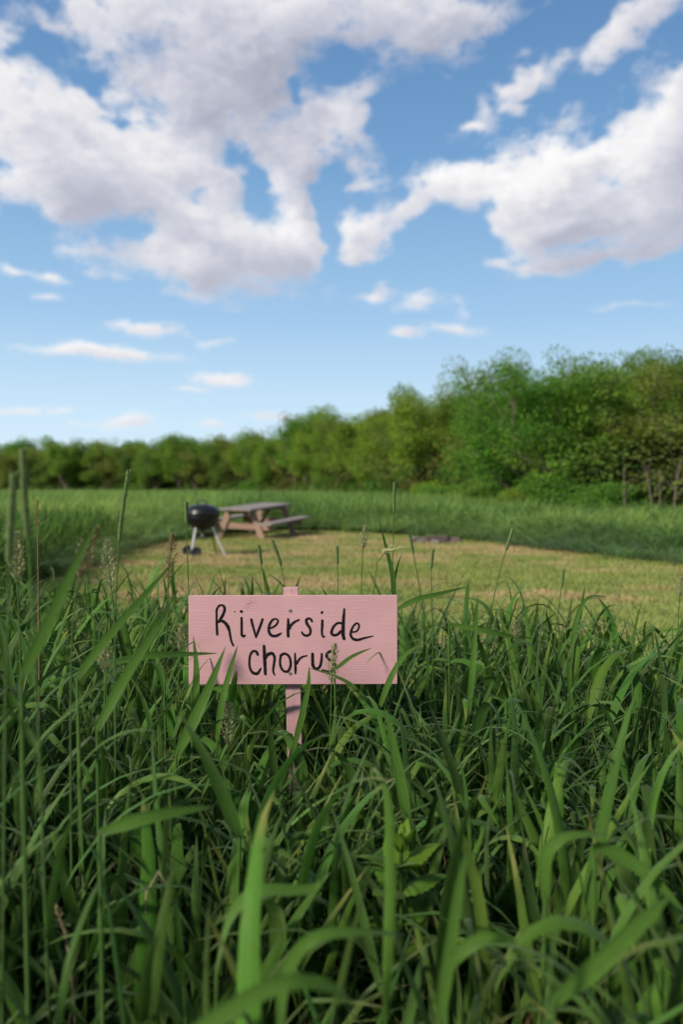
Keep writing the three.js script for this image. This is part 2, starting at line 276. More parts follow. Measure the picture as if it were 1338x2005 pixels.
// ---------------------------------------------------------------- tall grass around the sign and at the left
const grassTone = (r, x, z) => { const n = 0.5 + 0.8 * noise(x * 1.1, z * 1.1, 3.3), k = 0.72 + 0.38 * n + (r() - 0.5) * 0.3; return lin(k * (0.85 + 0.4 * r() * n), k, k * (1.15 - 0.4 * r())); };
{
  const near = stuff('tall_grass', 'dense tall green meadow grass around the pink sign', 'grass'), r = rngOf(5), kinds = 14, geos = [];
  for (let k = 0; k < kinds; k++) geos.push(shoot(100 + k, { wide: k % 3 ? 1 : 1.25 }));
  const lists = geos.map(() => []), deadGeos = [deadShoot(1), deadShoot(2), deadShoot(3)], dead = deadGeos.map(() => []);
  const place = (x, z, hs, lay) => lists[Math.floor(r() * kinds)].push({ x, z, turn: r() * 6.28, s: 0.85 + r() * 0.3, sy: hs, tx: (r() - 0.5) * lay, tz: (r() - 0.5) * lay, c: grassTone(r, x, z) });
  // far edge of the uncut strip, as a distance ahead for each x
  const edge = (x) => 3.35 - 0.28 * x + (x < -1.3 ? (-1.3 - x) * 0.7 : 0) + 0.35 * noise(x * 1.6, 0, 9);
  for (let i = 0; i < 4300; i++) {
    const d = 0.42 + 4.6 * Math.pow(r(), 0.75), w = d * 0.45 + 0.55, x = (r() * 2 - 1) * w;
    if (d > edge(x) + (r() - 0.5) * 0.5) continue;
    if (Math.hypot(x, d) < 0.7) continue;
    if (d > 0.72 && d < 1.2 && Math.abs(x - 0.076 * d) < 0.085 * d && r() < 0.82) continue;   // an opening round the weed
    const tall = 0.89 + 0.24 * sstep(-0.3, -0.9, x) * sstep(0.9, 1.4, d) * (1 - 0.9 * sstep(1.7, 2.6, d)) - 0.10 * sstep(0.6, 1.6, x) * sstep(1.6, 2.6, d) + (r() - 0.5) * 0.26;
    if (d > 1.3 && d < 1.9 && Math.abs(x + 0.115 * d / 1.9) < 0.04) continue;
    // keep clear of the board itself
    if (Math.abs(d - 1.9) < 0.1 && x > -0.42 && x < 0.2 && r() < 0.85) continue;
    place(x, -d, d > 1.2 && d < 1.9 && x > -0.42 && x < 0.2 ? Math.min(tall, 0.84) : tall, d < 1.88 && d > 1.3 && Math.abs(x + 0.12) < 0.4 ? 0.25 : 0.42);
  }
  for (let i = 0; i < 120; i++) { const d = 1.15 + 0.72 * r(), x = -0.12 + (r() - 0.5) * 1.1; if (d > 1.4 && Math.abs(x + 0.115 * d / 1.9) < 0.05) continue; place(x, -d, 0.80 + (r() - 0.5) * 0.2, 0.35); }
  // left field beside the lawn
  for (let i = 0; i < 5200; i++) {
    const d = 3.6 + 11 * r(), x = -d * 0.5 - 1.5 + r() * (d * 0.5 + 0.5);
    if (inLawn(x, -d, -0.05) > -0.1 || (d < edge(x))) continue;
    if (x > -1.6 && d < 4) continue;
    place(x, -d, 1.0 + (r() - 0.5) * 0.24, 0.3);
  }
  for (let i = 0; i < 1300; i++) { const d = 0.5 + 3.6 * r(), x = (r() * 2 - 1) * (d * 0.45 + 0.4); if (d > edge(x)) continue; dead[i % 3].push({ x, z: -d, turn: r() * 6.28, s: 0.7 + r() * 0.7, c: lin(0.7 + r() * 0.4, 0.7 + r() * 0.35, 0.7 + r() * 0.3) }); }
  lists.forEach((l, i) => instanced('grass_shoot_' + String(i).padStart(3, '0'), geos[i], GRASS, l, near));
  dead.forEach((l, i) => instanced('dry_straw_' + String(i).padStart(3, '0'), deadGeos[i], STRAW, l, near));
}

// ---------------------------------------------------------------- uncut meadow from the lawn to the trees
// front of the wood (x, z), from the near right to the far left
const WOOD = [[20, -18], [11.2, -23.5], [8.4, -25.5], [5.6, -40], [-1.5, -68], [-12, -93], [-30, -106], [-50, -113], [-85, -120]];
const woodX = (d) => { for (let i = 1; i < WOOD.length; i++) { const [x1, z1] = WOOD[i - 1], [x2, z2] = WOOD[i]; if (d <= -z2) return lerp(x1, x2, clamp((d + z1) / (-z2 + z1), 0, 1)); } return -85; };
{
  const field = stuff('meadow_grass', 'uncut green meadow grass between the lawn and the trees', 'grass'), r = rngOf(9), geos = [];
  for (let k = 0; k < 6; k++) {
    const m = new Mesher();
    for (let b = 0; b < 80; b++) {
      const q = Math.sqrt(r()) * 0.3, t = r() * 6.28, a = r() * 6.28, L = 0.55 + r() * 0.5, pts = arcPoints(V(Math.cos(t) * q, 0, Math.sin(t) * q), a, 0.05 + r() * 0.3, 0.5 + r() * 1.9, L * 1.12, 4, r, 0.3), g = 0.75 + r() * 0.5;
      m.ribbon(pts, [0.012, 0.015, 0.014, 0.010, 0.001], V(-Math.sin(a), 0, Math.cos(a)), 0, [g * (0.85 + r() * 0.3), g, g * (0.85 + r() * 0.35)], r() - 0.5, 2);
    }
    geos.push(m.build());
  }
  const lists = geos.map(() => []), mat = foliage(lin(0.205, 0.335, 0.072), { transmission: 0.45 });
  const add = (x, z, s, sy) => { const n = 0.5 + 0.9 * noise(x * 0.25, z * 0.18, 6) + 0.4 * noise(x * 0.9, z * 0.7, 2), k = 0.66 + 0.5 * n + (r() - 0.5) * 0.4; lists[Math.floor(r() * 6)].push({ x, z, turn: r() * 6.28, s, sy, c: lin(k * (0.8 + 0.35 * n), k, k * (1.1 - 0.25 * r())) }); };
  const height = (x, d) => 0.82 + 0.12 * noise(x * 0.5, d * 0.4, 4) - (x > 0.3 ? 0.30 * sstep(0.3, 4, x) * sstep(30, 14, d) : 0) + 0.24 * noise(x * 1.1, d * 0.8, 7) + 0.12 * noise(x * 3, d * 2, 5);
  for (let i = 0; i < 11000; i++) {      // near band
    const d = 9 + 24 * Math.pow(r(), 0.7), x = (r() * 2 - 1) * (d * 0.46 + 2);
    const ins = inLawn(x, -d) + 0.35 * noise(x * 1.4, d * 1.4, 3); if (ins > 0.05 - 0.3 * r()) continue;
    const low = lerp(0.42, 1, sstep(-0.1, 2.2, -ins)) * (0.8 + 0.4 * r());
    add(x, -d, 0.8 + r() * 0.5, height(x, d) * low * (0.85 + r() * 0.3));
  }
  for (let i = 0; i < 12000; i++) {     // out to the wood
    const d = 30 + 95 * Math.pow(r(), 0.9), x = -d * 0.5 - 3 + r() * (d * 0.95 + 6); if (x > woodX(d) + 5) continue;
    add(x, -d, 1.5 + r() * 1.3, height(x, d) * (0.95 + r() * 0.25));
  }
  lists.forEach((l, i) => instanced('meadow_clump_' + String(i).padStart(3, '0'), geos[i], mat, l, field));
}

// ---------------------------------------------------------------- trees
const BARK = new THREE.MeshStandardMaterial({ map: barkTex, color: lin(0.17, 0.135, 0.10), roughness: 1 });
const PALEBARK = new THREE.MeshStandardMaterial({ map: barkTex, color: lin(0.24, 0.19, 0.15), roughness: 1 });
const CROWNS = [lin(0.205, 0.325, 0.026), lin(0.165, 0.300, 0.028), lin(0.215, 0.280, 0.044), lin(0.128, 0.300, 0.026), lin(0.135, 0.235, 0.028)].map((c) => foliage(c, { transmission: 0.48 }));
function treeGeo(seed, o) {
  const r = rngOf(seed), wood = new Mesher(), leaf = new Mesher(), H = o.h, tips = [], tint = [1, 1, 1];
  const limb = (P, dir, len, rad, depth) => {
    const n = 5, pts = [P.clone()], q = P.clone(), d = dir.clone();
    for (let i = 0; i < n; i++) { d.add(V((r() - 0.5) * 0.35, (r() - 0.35) * 0.22, (r() - 0.5) * 0.35)).normalize(); q.addScaledVector(d, len / n); pts.push(q.clone()); }
    wood.tube(pts, pts.map((_, i) => rad * (1 - 0.62 * i / n)), depth ? 5 : 7, tint);
    if (depth >= 2) { tips.push([pts[5], d.clone()], [pts[3], d.clone()]); return; }
    const kids = depth ? 4 : 7 + Math.floor(r() * 2);
    for (let k = 0; k < kids; k++) {
      const t = depth ? 0.35 + 0.65 * (k + r()) / kids : o.bare + (1 - o.bare) * (k + r() * 0.7) / kids, f = Math.min(t, 0.999) * n, i = Math.floor(f), Q = pts[i].clone().lerp(pts[i + 1], f - i), a = k * 2.4 + r() * 1.2;
      const out = V(Math.cos(a), 0.25 + 0.5 * r() + (depth ? 0 : t * 0.7), Math.sin(a)).normalize().lerp(d, depth ? 0.45 : 0.15).normalize();
      limb(Q, out, (depth ? len * (0.45 + r() * 0.25) : o.spread * (0.75 + r() * 0.5) * (1 - 0.25 * t)), rad * (depth ? 0.5 : 0.5), depth + 1);
    }
    tips.push([pts[5], d.clone()]);
  };
  const stems = o.stems ?? 1;
  for (let s = 0; s < stems; s++) limb(V((r() - 0.5) * 0.4 * (stems - 1), -0.05, (r() - 0.5) * 0.4 * (stems - 1)), V((r() - 0.5) * 0.25 * stems, 1, (r() - 0.5) * 0.25 * stems).normalize(), H * 0.72 * (0.85 + r() * 0.25), H * 0.02 / Math.sqrt(stems), 0);
  let top = 0; for (const [p] of tips) top = Math.max(top, p.y); const ky = (H - 0.35) / top;
  for (const [p, d] of tips) {
    const R = (o.clump ?? 0.66) * (0.65 + r() * 0.7), n = Math.round((o.leaves ?? 150) * (R / 0.62) * (R / 0.62)), tone = 0.8 + r() * 0.4, warm = 0.88 + r() * 0.3;
    for (let k = 0; k < n; k++) {
      const z = r() * 2 - 1, t = r() * 6.28, q = Math.sqrt(1 - z * z), u = Math.cbrt(0.12 + 0.88 * r()), P = V(p.x + q * Math.cos(t) * R * u, Math.max(0.12, (p.y - 0.1 + z * R * 0.68 * u)), p.z + q * Math.sin(t) * R * u);
      const A = V(q * Math.cos(t) + (r() - 0.5), z * 0.6 - 0.25 + (r() - 0.5) * 0.8, q * Math.sin(t) + (r() - 0.5)).normalize(), S = V((r() - 0.5) * 0.7, 1, (r() - 0.5) * 0.7).cross(A).normalize(), L = 0.085 + r() * 0.065, g = tone * (0.8 + r() * 0.4);
      leaf.leaflet(P, A, S, L, L * 0.62, [g * warm, g, g]);
    }
  }
  for (const m of [wood, leaf]) for (let i = 1; i < m.p.length; i += 3) m.p[i] *= ky;
  return { wood: wood.build(), leaf: leaf.build() };
}
const TREES = [
  treeGeo(11, { h: 7.2, bare: 0.12, spread: 2.5 }), treeGeo(12, { h: 7.4, bare: 0.16, spread: 2.2, stems: 2 }), treeGeo(13, { h: 6.8, bare: 0.10, spread: 2.7 }), treeGeo(14, { h: 7.6, bare: 0.16, spread: 2.4, stems: 2 }),
  treeGeo(15, { h: 7.8, bare: 0.3, spread: 2.0, leaves: 105, clump: 0.5 }), treeGeo(16, { h: 7.0, bare: 0.12, spread: 2.6, stems: 2 }),
];
const SHRUBS = [treeGeo(31, { h: 2.0, bare: 0.05, spread: 1.0, clump: 0.42, stems: 3, leaves: 170 }), treeGeo(32, { h: 1.7, bare: 0.05, spread: 1.1, clump: 0.4, stems: 3, leaves: 170 })];
function tree(name, kind, mat, x, z, s, turn, label, category, group, set = TREES, bark = BARK, sy = s) {
  const t = thing(name, label, category, [x, 0, z], turn, group); t.scale.set(s, sy, s);
  part('trunk', set[kind].wood, bark, t); part('crown', set[kind].leaf, CROWNS[mat], t); return t;
}
{
  const r = rngOf(41);
  // the near right of the wood, tree by tree: x, z, kind, tone, scale, label
  const NEAR = [
    [12.2, -23.2, 3, 4, 0.66, 'dark green tree cut off by the right edge, behind the bare saplings'],
    [10.2, -25.0, 0, 2, 0.72, 'olive-green tree with wide crown behind the bare saplings'],
    [7.9, -25.6, 2, 1, 0.82, 'broad tree with a pale crooked trunk, highest part of the nearest clump'],
    [6.3, -26.8, 5, 3, 0.82, 'bright green bushy tree hanging low behind the light green shrub'],
    [8.8, -28.6, 1, 0, 0.81, 'yellow-green tree rising behind the broad one with the crooked trunk'],
    [11.8, -29.0, 3, 4, 0.82, 'dark tree whose top shows above the gap at far right'],
    [5.9, -31.5, 0, 3, 0.86, 'green tree with foliage reaching the grass, left of the nearest clump'],
    [5.9, -36.0, 4, 2, 0.92, 'thin airy tree whose open crown lets the sky through'],
    [4.6, -40.5, 1, 0, 0.92, 'yellow-green tree below the airy crown, with visible trunk foot'],
    [3.6, -45.5, 2, 2, 0.95, 'olive tree with brownish twigs, left of the airy one'],
    [2.4, -51.0, 5, 0, 0.98, 'light green tree where the tree line starts to drop'],
  ];
  for (const [x, z, k, m, s, label] of NEAR) tree('broadleaf_tree', k, m, x, z, s, r() * 6.28, label, 'tree');
  // the front row farther off
  const pts = []; let cx = 1.6, cz = -57;
  const along = [[1.6, -57], [-1.5, -68], [-12, -93], [-30, -106], [-50, -113], [-62, -116]];
  for (let i = 1; i < along.length; i++) { const [x1, z1] = along[i - 1], [x2, z2] = along[i], L = Math.hypot(x2 - x1, z2 - z1), n = Math.round(L / 3.3); for (let k = 0; k < n; k++) pts.push([lerp(x1, x2, k / n), lerp(z1, z2, k / n)]); }
  const ORD = ['first', 'second', 'third', 'fourth', 'fifth', 'sixth', 'seventh', 'eighth', 'ninth', 'tenth', 'eleventh', 'twelfth', 'thirteenth', 'fourteenth', 'fifteenth', 'sixteenth', 'seventeenth', 'eighteenth', 'nineteenth', 'twentieth'], nFar = pts.filter((q) => q[0] < -12).length;
  pts.forEach(([x, z], i) => {
    const far = x < -12, group = far ? 'trees of the distant tree line' : 'trees of the receding tree line';
    tree('broadleaf_tree', Math.floor(r() * 6), far ? [1, 4, 4, 2, 1][i % 5] : [0, 2, 1, 0, 3][i % 5], x + (r() - 0.5) * 1.6, z + (r() - 0.5) * 2.4, 0.84 + r() * 0.3, r() * 6.28, far ? `small green tree, ${ORD[pts.length - 1 - i]} from the left end of the low distant tree line` : `leafy green tree, ${ORD[i]} past the light green one along the receding tree line`, 'tree', group);
  });
  // the wood behind the front row
  const wood = stuff('woodland', 'mass of green trees filling the wood behind the front row', 'trees'), lists = TREES.map(() => []), under = SHRUBS.map(() => []);
  for (let i = 0; i < 520; i++) {
    const seg = r() * 8, a = Math.min(7, Math.floor(seg)), t = seg - a, [x1, z1] = WOOD[a], [x2, z2] = WOOD[a + 1], dx = x2 - x1, dz = z2 - z1, L = Math.hypot(dx, dz), nx = -dz / L, nz = dx / L, back = 3.5 + r() * 15;
    const s = (0.92 + r() * 0.16) * (a < 2 ? 0.66 : a < 3 ? 0.82 : 1); for (let k = 0; k < 3; k++) { const q = r(), bb = 0.5 + r() * 9, ss = 0.8 + r() * 0.9; under[k % 2].push({ x: lerp(x1, x2, q) + nx * bb, z: lerp(z1, z2, q) + nz * bb, turn: r() * 6.28, s: ss * 1.2, sy: ss, c: lin(0.6 + r() * 0.5, 0.6 + r() * 0.4, 0.6 + r() * 0.4) }); } lists[Math.floor(r() * 6)].push({ x: lerp(x1, x2, t) + nx * back, z: lerp(z1, z2, t) + nz * back, turn: r() * 6.28, s, sy: s * (0.86 + r() * 0.24), c: lin(0.85 + r() * 0.35, 0.85 + r() * 0.25, 0.9 + r() * 0.3) });
  }
  lists.forEach((l, i) => { instanced('wood_trunk_' + String(i).padStart(3, '0'), TREES[i].wood, BARK, l.map((q) => ({ ...q, c: undefined })), wood); instanced('wood_crown_' + String(i).padStart(3, '0'), TREES[i].leaf, CROWNS[i % 5], l, wood); });
  under.forEach((l, i) => instanced('wood_undergrowth_' + String(i).padStart(3, '0'), SHRUBS[i].leaf, CROWNS[4 - i], l, wood));
  // shrubs along the foot of the wood
  tree('shrub', 0, 0, 5.3, -24.6, 0.62, 1, 'light yellow-green rounded shrub at the wood edge, nearest to the lawn', 'shrub', null, SHRUBS);
  tree('shrub', 1, 3, 7.7, -23.6, 0.95, 2, 'bright green shrub at the foot of the crooked trunk', 'shrub', null, SHRUBS);
  tree('shrub', 0, 3, 6.6, -24.4, 0.9, 3, 'green shrub left of the crooked trunk, under the bushy tree', 'shrub', null, SHRUBS);
  tree('shrub', 1, 1, 5.2, -28.5, 0.95, 4, 'green shrub below the tree with foliage reaching the grass', 'shrub', null, SHRUBS);
  tree('shrub', 0, 0, 3.9, -36, 0.8, 5, 'small yellow-green shrub standing before the airy tree', 'shrub', null, SHRUBS);
  tree('shrub', 1, 3, 4.4, -33.5, 0.9, 0, 'leafy shrub between two tree feet, left of the light rounded one', 'shrub', null, SHRUBS);
  // bare saplings at the right
  const sap = [[7.9, -22.2, 1.7, 0.017, 'forked pale bare sapling, leftmost of the bare ones'], [8.55, -21.8, 1.75, 0.017, 'straight pale bare sapling, second of the bare ones'], [8.8, -22.0, 1.7, 0.014, 'thin bare sapling, third of the bare ones'], [9.0, -21.6, 1.9, 0.02, 'leaning pale bare sapling, fourth of the bare ones'], [9.6, -22.0, 1.6, 0.016, 'short slanting bare sapling nearest the right edge']];
  sap.forEach(([x, z, h, rad, label], i) => {
    const t = thing('bare_sapling', label, 'sapling', [x, 0, z], 0), m = new Mesher(), rr = rngOf(300 + i), b = arcPoints(V(0, 0, 0), rr() * 6.28, 0.05, 0.25, h, 7, rr, 0.6);
    m.tube(b, b.map((_, k) => rad * (1 - 0.6 * k / 7)), 6, [1, 1, 1]); part('trunk', m.build(), PALEBARK, t);
    for (let k = 0; k < 4; k++) { const mm = new Mesher(), P = b[3 + k], q = arcPoints(P, rr() * 6.28, 0.5 + rr() * 0.6, -0.4 + rr() * 0.6, 0.4 + rr() * 0.8, 5, rr, 0.6); mm.tube(q, q.map((_, j) => rad * 0.4 * (1 - 0.8 * j / 5)), 5, [1, 1, 1]); part('branch', mm.build(), PALEBARK, t); }
  });
}

// ---------------------------------------------------------------- pink sign
{
  const bx = -0.116, by = 0.766, bz = -1.9;
  const t = thing('sign', 'pink wooden sign on a stake reading Riverside chorus, standing in the grass', 'sign', [bx, 0, bz], 0.01);
  const S = 1024, paint = dataTex(1024, 512, (u, v) => {
    const brush = noise(u * 6, v * 120, 3) * 0.5 + noise(u * 14, v * 260, 8) * 0.5, blot = noise(u * 5, v * 3, 2) * 0.6 + noise(u * 13, v * 7, 5) * 0.4, grit = noise(u * 300, v * 150, 9);
    let k = 1 + 0.05 * brush + 0.07 * blot + 0.03 * grit, c = [0.465 * k, 0.262 * k * (1 + 0.04 * blot), 0.27 * k];
    const ch = (cx, cy, rx, ry, a) => { const x = u - cx, y = v - cy, p = (x * Math.cos(a) + y * Math.sin(a)) / rx, q = (-x * Math.sin(a) + y * Math.cos(a)) / ry; return Math.exp(-p * p - q * q); };
    const chip = Math.max(ch(0.29, 0.90, 0.035, 0.10, -0.32), 0.6 * ch(0.24, 0.80, 0.03, 0.06, 0), 0.8 * ch(0.80, 0.83, 0.008, 0.02, 0), 0.6 * ch(0.945, 0.83, 0.006, 0.014, 0), 0.25 * ch(0.1, 0.5, 0.05, 0.2, 0), 0.9 * ch(0, 0, 0.02, 0.04, 0), 0.8 * ch(1, 1, 0.015, 0.03, 0), 0.7 * ch(1, 0, 0.02, 0.04, 0), 0.6 * ch(0.62, 0.0, 0.12, 0.012, 0), 0.45 * ch(0.3, 0.0, 0.2, 0.012, 0));
    if (noise(u * 210, v * 95, 4) + noise(u * 420, v * 190, 1) * 0.6 > 1.12 - chip * 0.98) c = [0.17, 0.10, 0.075];
    if (Math.hypot((u - 0.222) * 2.35, v - 0.815) < 0.009 + 0.008 * noise(u * 90, v * 60, 1)) c = [0.12, 0.05, 0.04];
    return g2(c);
  }, true);
  const bump = dataTex(512, 256, (u, v) => [0.5 + 0.3 * noise(u * 8, v * 130, 3) + 0.2 * noise(u * 160, v * 80, 6)]);
  const PINK = new THREE.MeshPhysicalMaterial({ map: paint, bumpMap: bump, bumpScale: 0.0008, roughness: 0.55, specularIntensity: 0.6 });
  const g = new RoundedBoxGeometry(0.5, 0.213, 0.012, 2, 0.0012), p = g.attributes.position, uv = g.attributes.uv;
  for (let i = 0; i < p.count; i++) uv.setXY(i, p.getX(i) / 0.5 + 0.5, p.getY(i) / 0.213 + 0.5);
  const board = part('board', g, PINK, t); board.position.set(0, by, 0); board.rotation.x = -0.02;
  const POST = new THREE.MeshStandardMaterial({ map: woodTex, color: lin(0.54, 0.30, 0.31), roughness: 0.75 });
  const post = part('post', new RoundedBoxGeometry(0.036, 1.09, 0.02, 2, 0.002), POST, t); post.position.set(0.006, 0.345, -0.0175); post.rotation.z = 0.022;
  const INK = new THREE.MeshPhysicalMaterial({ color: lin(0.006, 0.0055, 0.0055), roughness: 0.85, specularIntensity: 0.3 });
  const z0 = 0.006;
  const STROKES = [[[-181.5,13.0,4.9,-182.2,26.2,5.3,-183.0,42.6,4.9,-183.0,59.0,4.6,-183.0,70.5,4.3,-180.2,78.7,4.6,-173.6,83.6,4.6,-166.3,82.0,5.6,-163.8,73.7,5.9,-167.1,62.3,5.9,-173.6,50.8,6.2,-179.4,42.6,4.3],[-178.6,43.4,3.9,-171.2,45.9,5.9,-163.0,41.8,7.5,-156.4,32.7,7.5,-152.8,22.9,5.6,-150.2,8.1,4.6,-147.4,-3.4,4.6,-143.3,-12.9,4.3]],[[-123.6,53.7,4.6,-123.3,37.7,5.3,-123.3,21.2,4.9,-122.8,13.0,5.3,-119.5,9.4,5.9,-115.1,11.4,3.9],[-124.9,68.8,5.9,-122.8,68.5,5.6]],[[-100.0,49.5,5.6,-96.5,34.4,5.3,-92.4,19.6,4.9,-89.1,6.5,3.6],[-88.8,6.5,3.6,-84.2,19.6,5.6,-78.5,34.4,5.6,-73.1,49.8,5.3]],[[-54.4,28.6,3.9,-46.5,31.9,4.3,-39.1,38.5,4.3,-36.3,45.9,3.9,-40.7,50.8,3.6,-48.1,49.1,4.3,-54.7,40.9,5.3,-58.3,29.5,5.6,-57.2,18.0,5.9,-52.2,11.4,6.2,-43.2,9.8,5.9,-34.2,13.0,5.6,-27.6,17.5,2.3]],[[-12.0,50.5,4.3,-11.7,34.4,6.6,-12.4,21.2,6.6,-12.0,8.9,5.9],[-8.9,27.8,4.9,-4.8,36.0,5.3,3.4,43.4,4.6,14.1,48.8,3.3]],[[45.3,44.2,4.9,42.0,50.0,4.6,36.2,51.6,4.9,31.3,46.7,5.6,33.8,37.7,5.9,39.5,29.5,5.9,41.7,19.6,5.3,37.9,12.2,5.6,29.7,10.6,5.6,23.1,14.7,4.9,21.0,18.8,4.3]],[[69.9,46.7,5.6,69.6,34.4,5.6,68.9,22.9,4.9,69.6,12.2,4.6,72.3,7.3,4.3,75.6,8.9,3.0],[68.2,64.7,4.9,69.9,67.2,4.9]],[[115.0,40.1,4.6,107.6,40.9,4.9,98.6,34.4,4.9,93.2,24.5,5.6,92.0,15.5,5.9,97.8,11.4,5.9,106.8,13.9,5.3,114.2,21.2,4.9],[122.4,74.6,3.6,121.2,59.0,5.6,119.9,42.6,6.9,119.4,26.2,7.5,119.4,13.0,7.5,121.6,3.2,7.2]],[[142.1,18.8,3.9,151.1,20.4,3.9,156.8,27.8,4.3,157.2,36.8,4.3,152.7,40.1,4.3,145.4,34.4,4.6,139.6,22.9,5.3,138.0,11.4,5.9,142.9,3.2,6.2,153.6,-0.1,6.2,166.7,3.2,4.9,179.8,6.5,4.3,192.9,9.4,1.6]],[[-84.7,-34.9,5.7,-88.5,-27.8,5.7,-95.2,-26.3,5.4,-101.9,-33.9,5.0,-104.8,-49.2,4.6,-102.9,-68.4,5.0,-95.2,-78.9,6.5,-85.7,-79.9,6.9,-77.4,-67.4,3.4]],[[-69.8,-13.8,5.7,-69.0,-32.0,6.9,-67.9,-55.0,7.3,-66.7,-81.8,5.7],[-66.5,-42.5,5.4,-59.8,-33.9,6.9,-50.3,-32.0,6.9,-44.9,-40.6,5.7,-46.4,-58.8,5.0,-48.0,-74.1,4.6,-44.9,-83.7,3.1]],[[-30.2,-36.8,5.4,-21.6,-32.4,5.4,-12.0,-36.8,5.4,-6.6,-49.2,5.0,-7.2,-64.6,5.0,-13.9,-75.1,5.7,-22.5,-74.1,5.4,-29.6,-64.6,5.0,-31.7,-51.2,4.6,-30.2,-38.7,4.6]],[[4.5,-32.4,3.8,4.9,-51.2,5.4,5.6,-70.3,5.4,5.2,-80.8,3.8],[8.7,-56.9,5.0,12.9,-48.3,5.0,21.5,-40.6,4.6,33.6,-37.4,2.7]],[[46.4,-33.0,6.1,46.4,-49.2,6.5,48.3,-63.6,6.5,56.0,-69.3,6.5,63.6,-63.6,5.7,67.5,-49.2,5.4,68.4,-33.0,4.2]],[[99.0,-33.0,5.0,95.2,-26.7,4.6,86.6,-27.8,5.7,79.9,-36.8,6.1,84.7,-45.4,6.5,95.2,-52.1,6.5,100.0,-63.6,6.5,93.3,-74.1,5.7,80.9,-76.0,6.5,70.3,-73.2,6.1]]];
  let lift = 0;
  for (const strokes of STROKES) {
    const geos = [];
    for (const s of strokes) {
      // a brush stroke: smooth centre line with a width at each point, rounded ends, slightly proud of the board
      const c = [], w = []; for (let i = 0; i < s.length; i += 3) { c.push(V(s[i] / 1000, s[i + 1] / 1000, 0)); w.push(s[i + 2] / 1000); }
      const curve = new THREE.CatmullRomCurve3(c, false, 'centripetal'), n = Math.max(8, c.length * 5), pos = [], idx = [], L = [], R = []; lift = (lift + 1) % 5; const zt = z0 + 0.0005 + lift * 0.00012;
      for (let i = 0; i <= n; i++) { const t2 = i / n, P = curve.getPoint(t2), T = curve.getTangent(t2), f = t2 * (w.length - 1), k = Math.min(w.length - 2, Math.floor(f)), wd = lerp(w[k], w[k + 1], f - k) * (1.1 + 0.2 * noise(P.x * 260, P.y * 260, 2)) / 2; L.push([P.x - T.y * wd, P.y + T.x * wd]); R.push([P.x + T.y * wd, P.y - T.x * wd]); }
      const cap = (P, T, wd) => { const o = []; for (let k = 1; k < 6; k++) { const a = Math.PI / 2 - k / 6 * Math.PI; o.push([P.x + (T.x * Math.cos(a) - T.y * Math.sin(a)) * wd, P.y + (T.y * Math.cos(a) + T.x * Math.sin(a)) * wd]); } return o; };
      const end = cap(curve.getPoint(1), curve.getTangent(1), w[w.length - 1] / 2), start = cap(curve.getPoint(0), curve.getTangent(0).negate(), w[0] / 2);
      const strip = (A, B) => { const b = pos.length / 3; A.forEach((q, i) => { pos.push(q[0], q[1], zt, B[i][0], B[i][1], zt); }); for (let i = 0; i < A.length - 1; i++) idx.push(b + 2 * i, b + 2 * i + 1, b + 2 * i + 2, b + 2 * i + 1, b + 2 * i + 3, b + 2 * i + 2); };
      strip(L, R);
      const fan = (ring, a, b2) => { const b = pos.length / 3, all = [a, ...ring, b2]; all.forEach((q) => pos.push(q[0], q[1], zt)); for (let i = 1; i < all.length - 1; i++) idx.push(b, b + i, b + i + 1); };
      fan(end, L[n], R[n]); fan(start, R[0], L[0]);
      const ge = new THREE.BufferGeometry(); ge.setAttribute('position', new THREE.Float32BufferAttribute(pos, 3)); ge.setAttribute('normal', new THREE.Float32BufferAttribute(pos.map((_, i) => (i % 3 === 2 ? 1 : 0)), 3)); ge.setIndex(idx); geos.push(ge);
    }
    part('letter', mergeGeometries(geos), INK, board).material.side = THREE.DoubleSide;
  }
  const SCREW = new THREE.MeshStandardMaterial({ color: lin(0.14, 0.15, 0.11), metalness: 0.6, roughness: 0.6 });
  for (const [x, y] of [[-0.0065, 0.070], [-0.007, -0.0805]]) { const s = part('screw', new THREE.LatheGeometry([[0, 0], [0.0012, 0.0002], [0.0018, 0.0012], [0.0038, 0.001], [0.0042, 0]].map(([a, b]) => new THREE.Vector2(a, b)).reverse(), 14), SCREW, board); s.rotation.x = Math.PI / 2; s.position.set(x, y, z0 + 0.0002); }
}

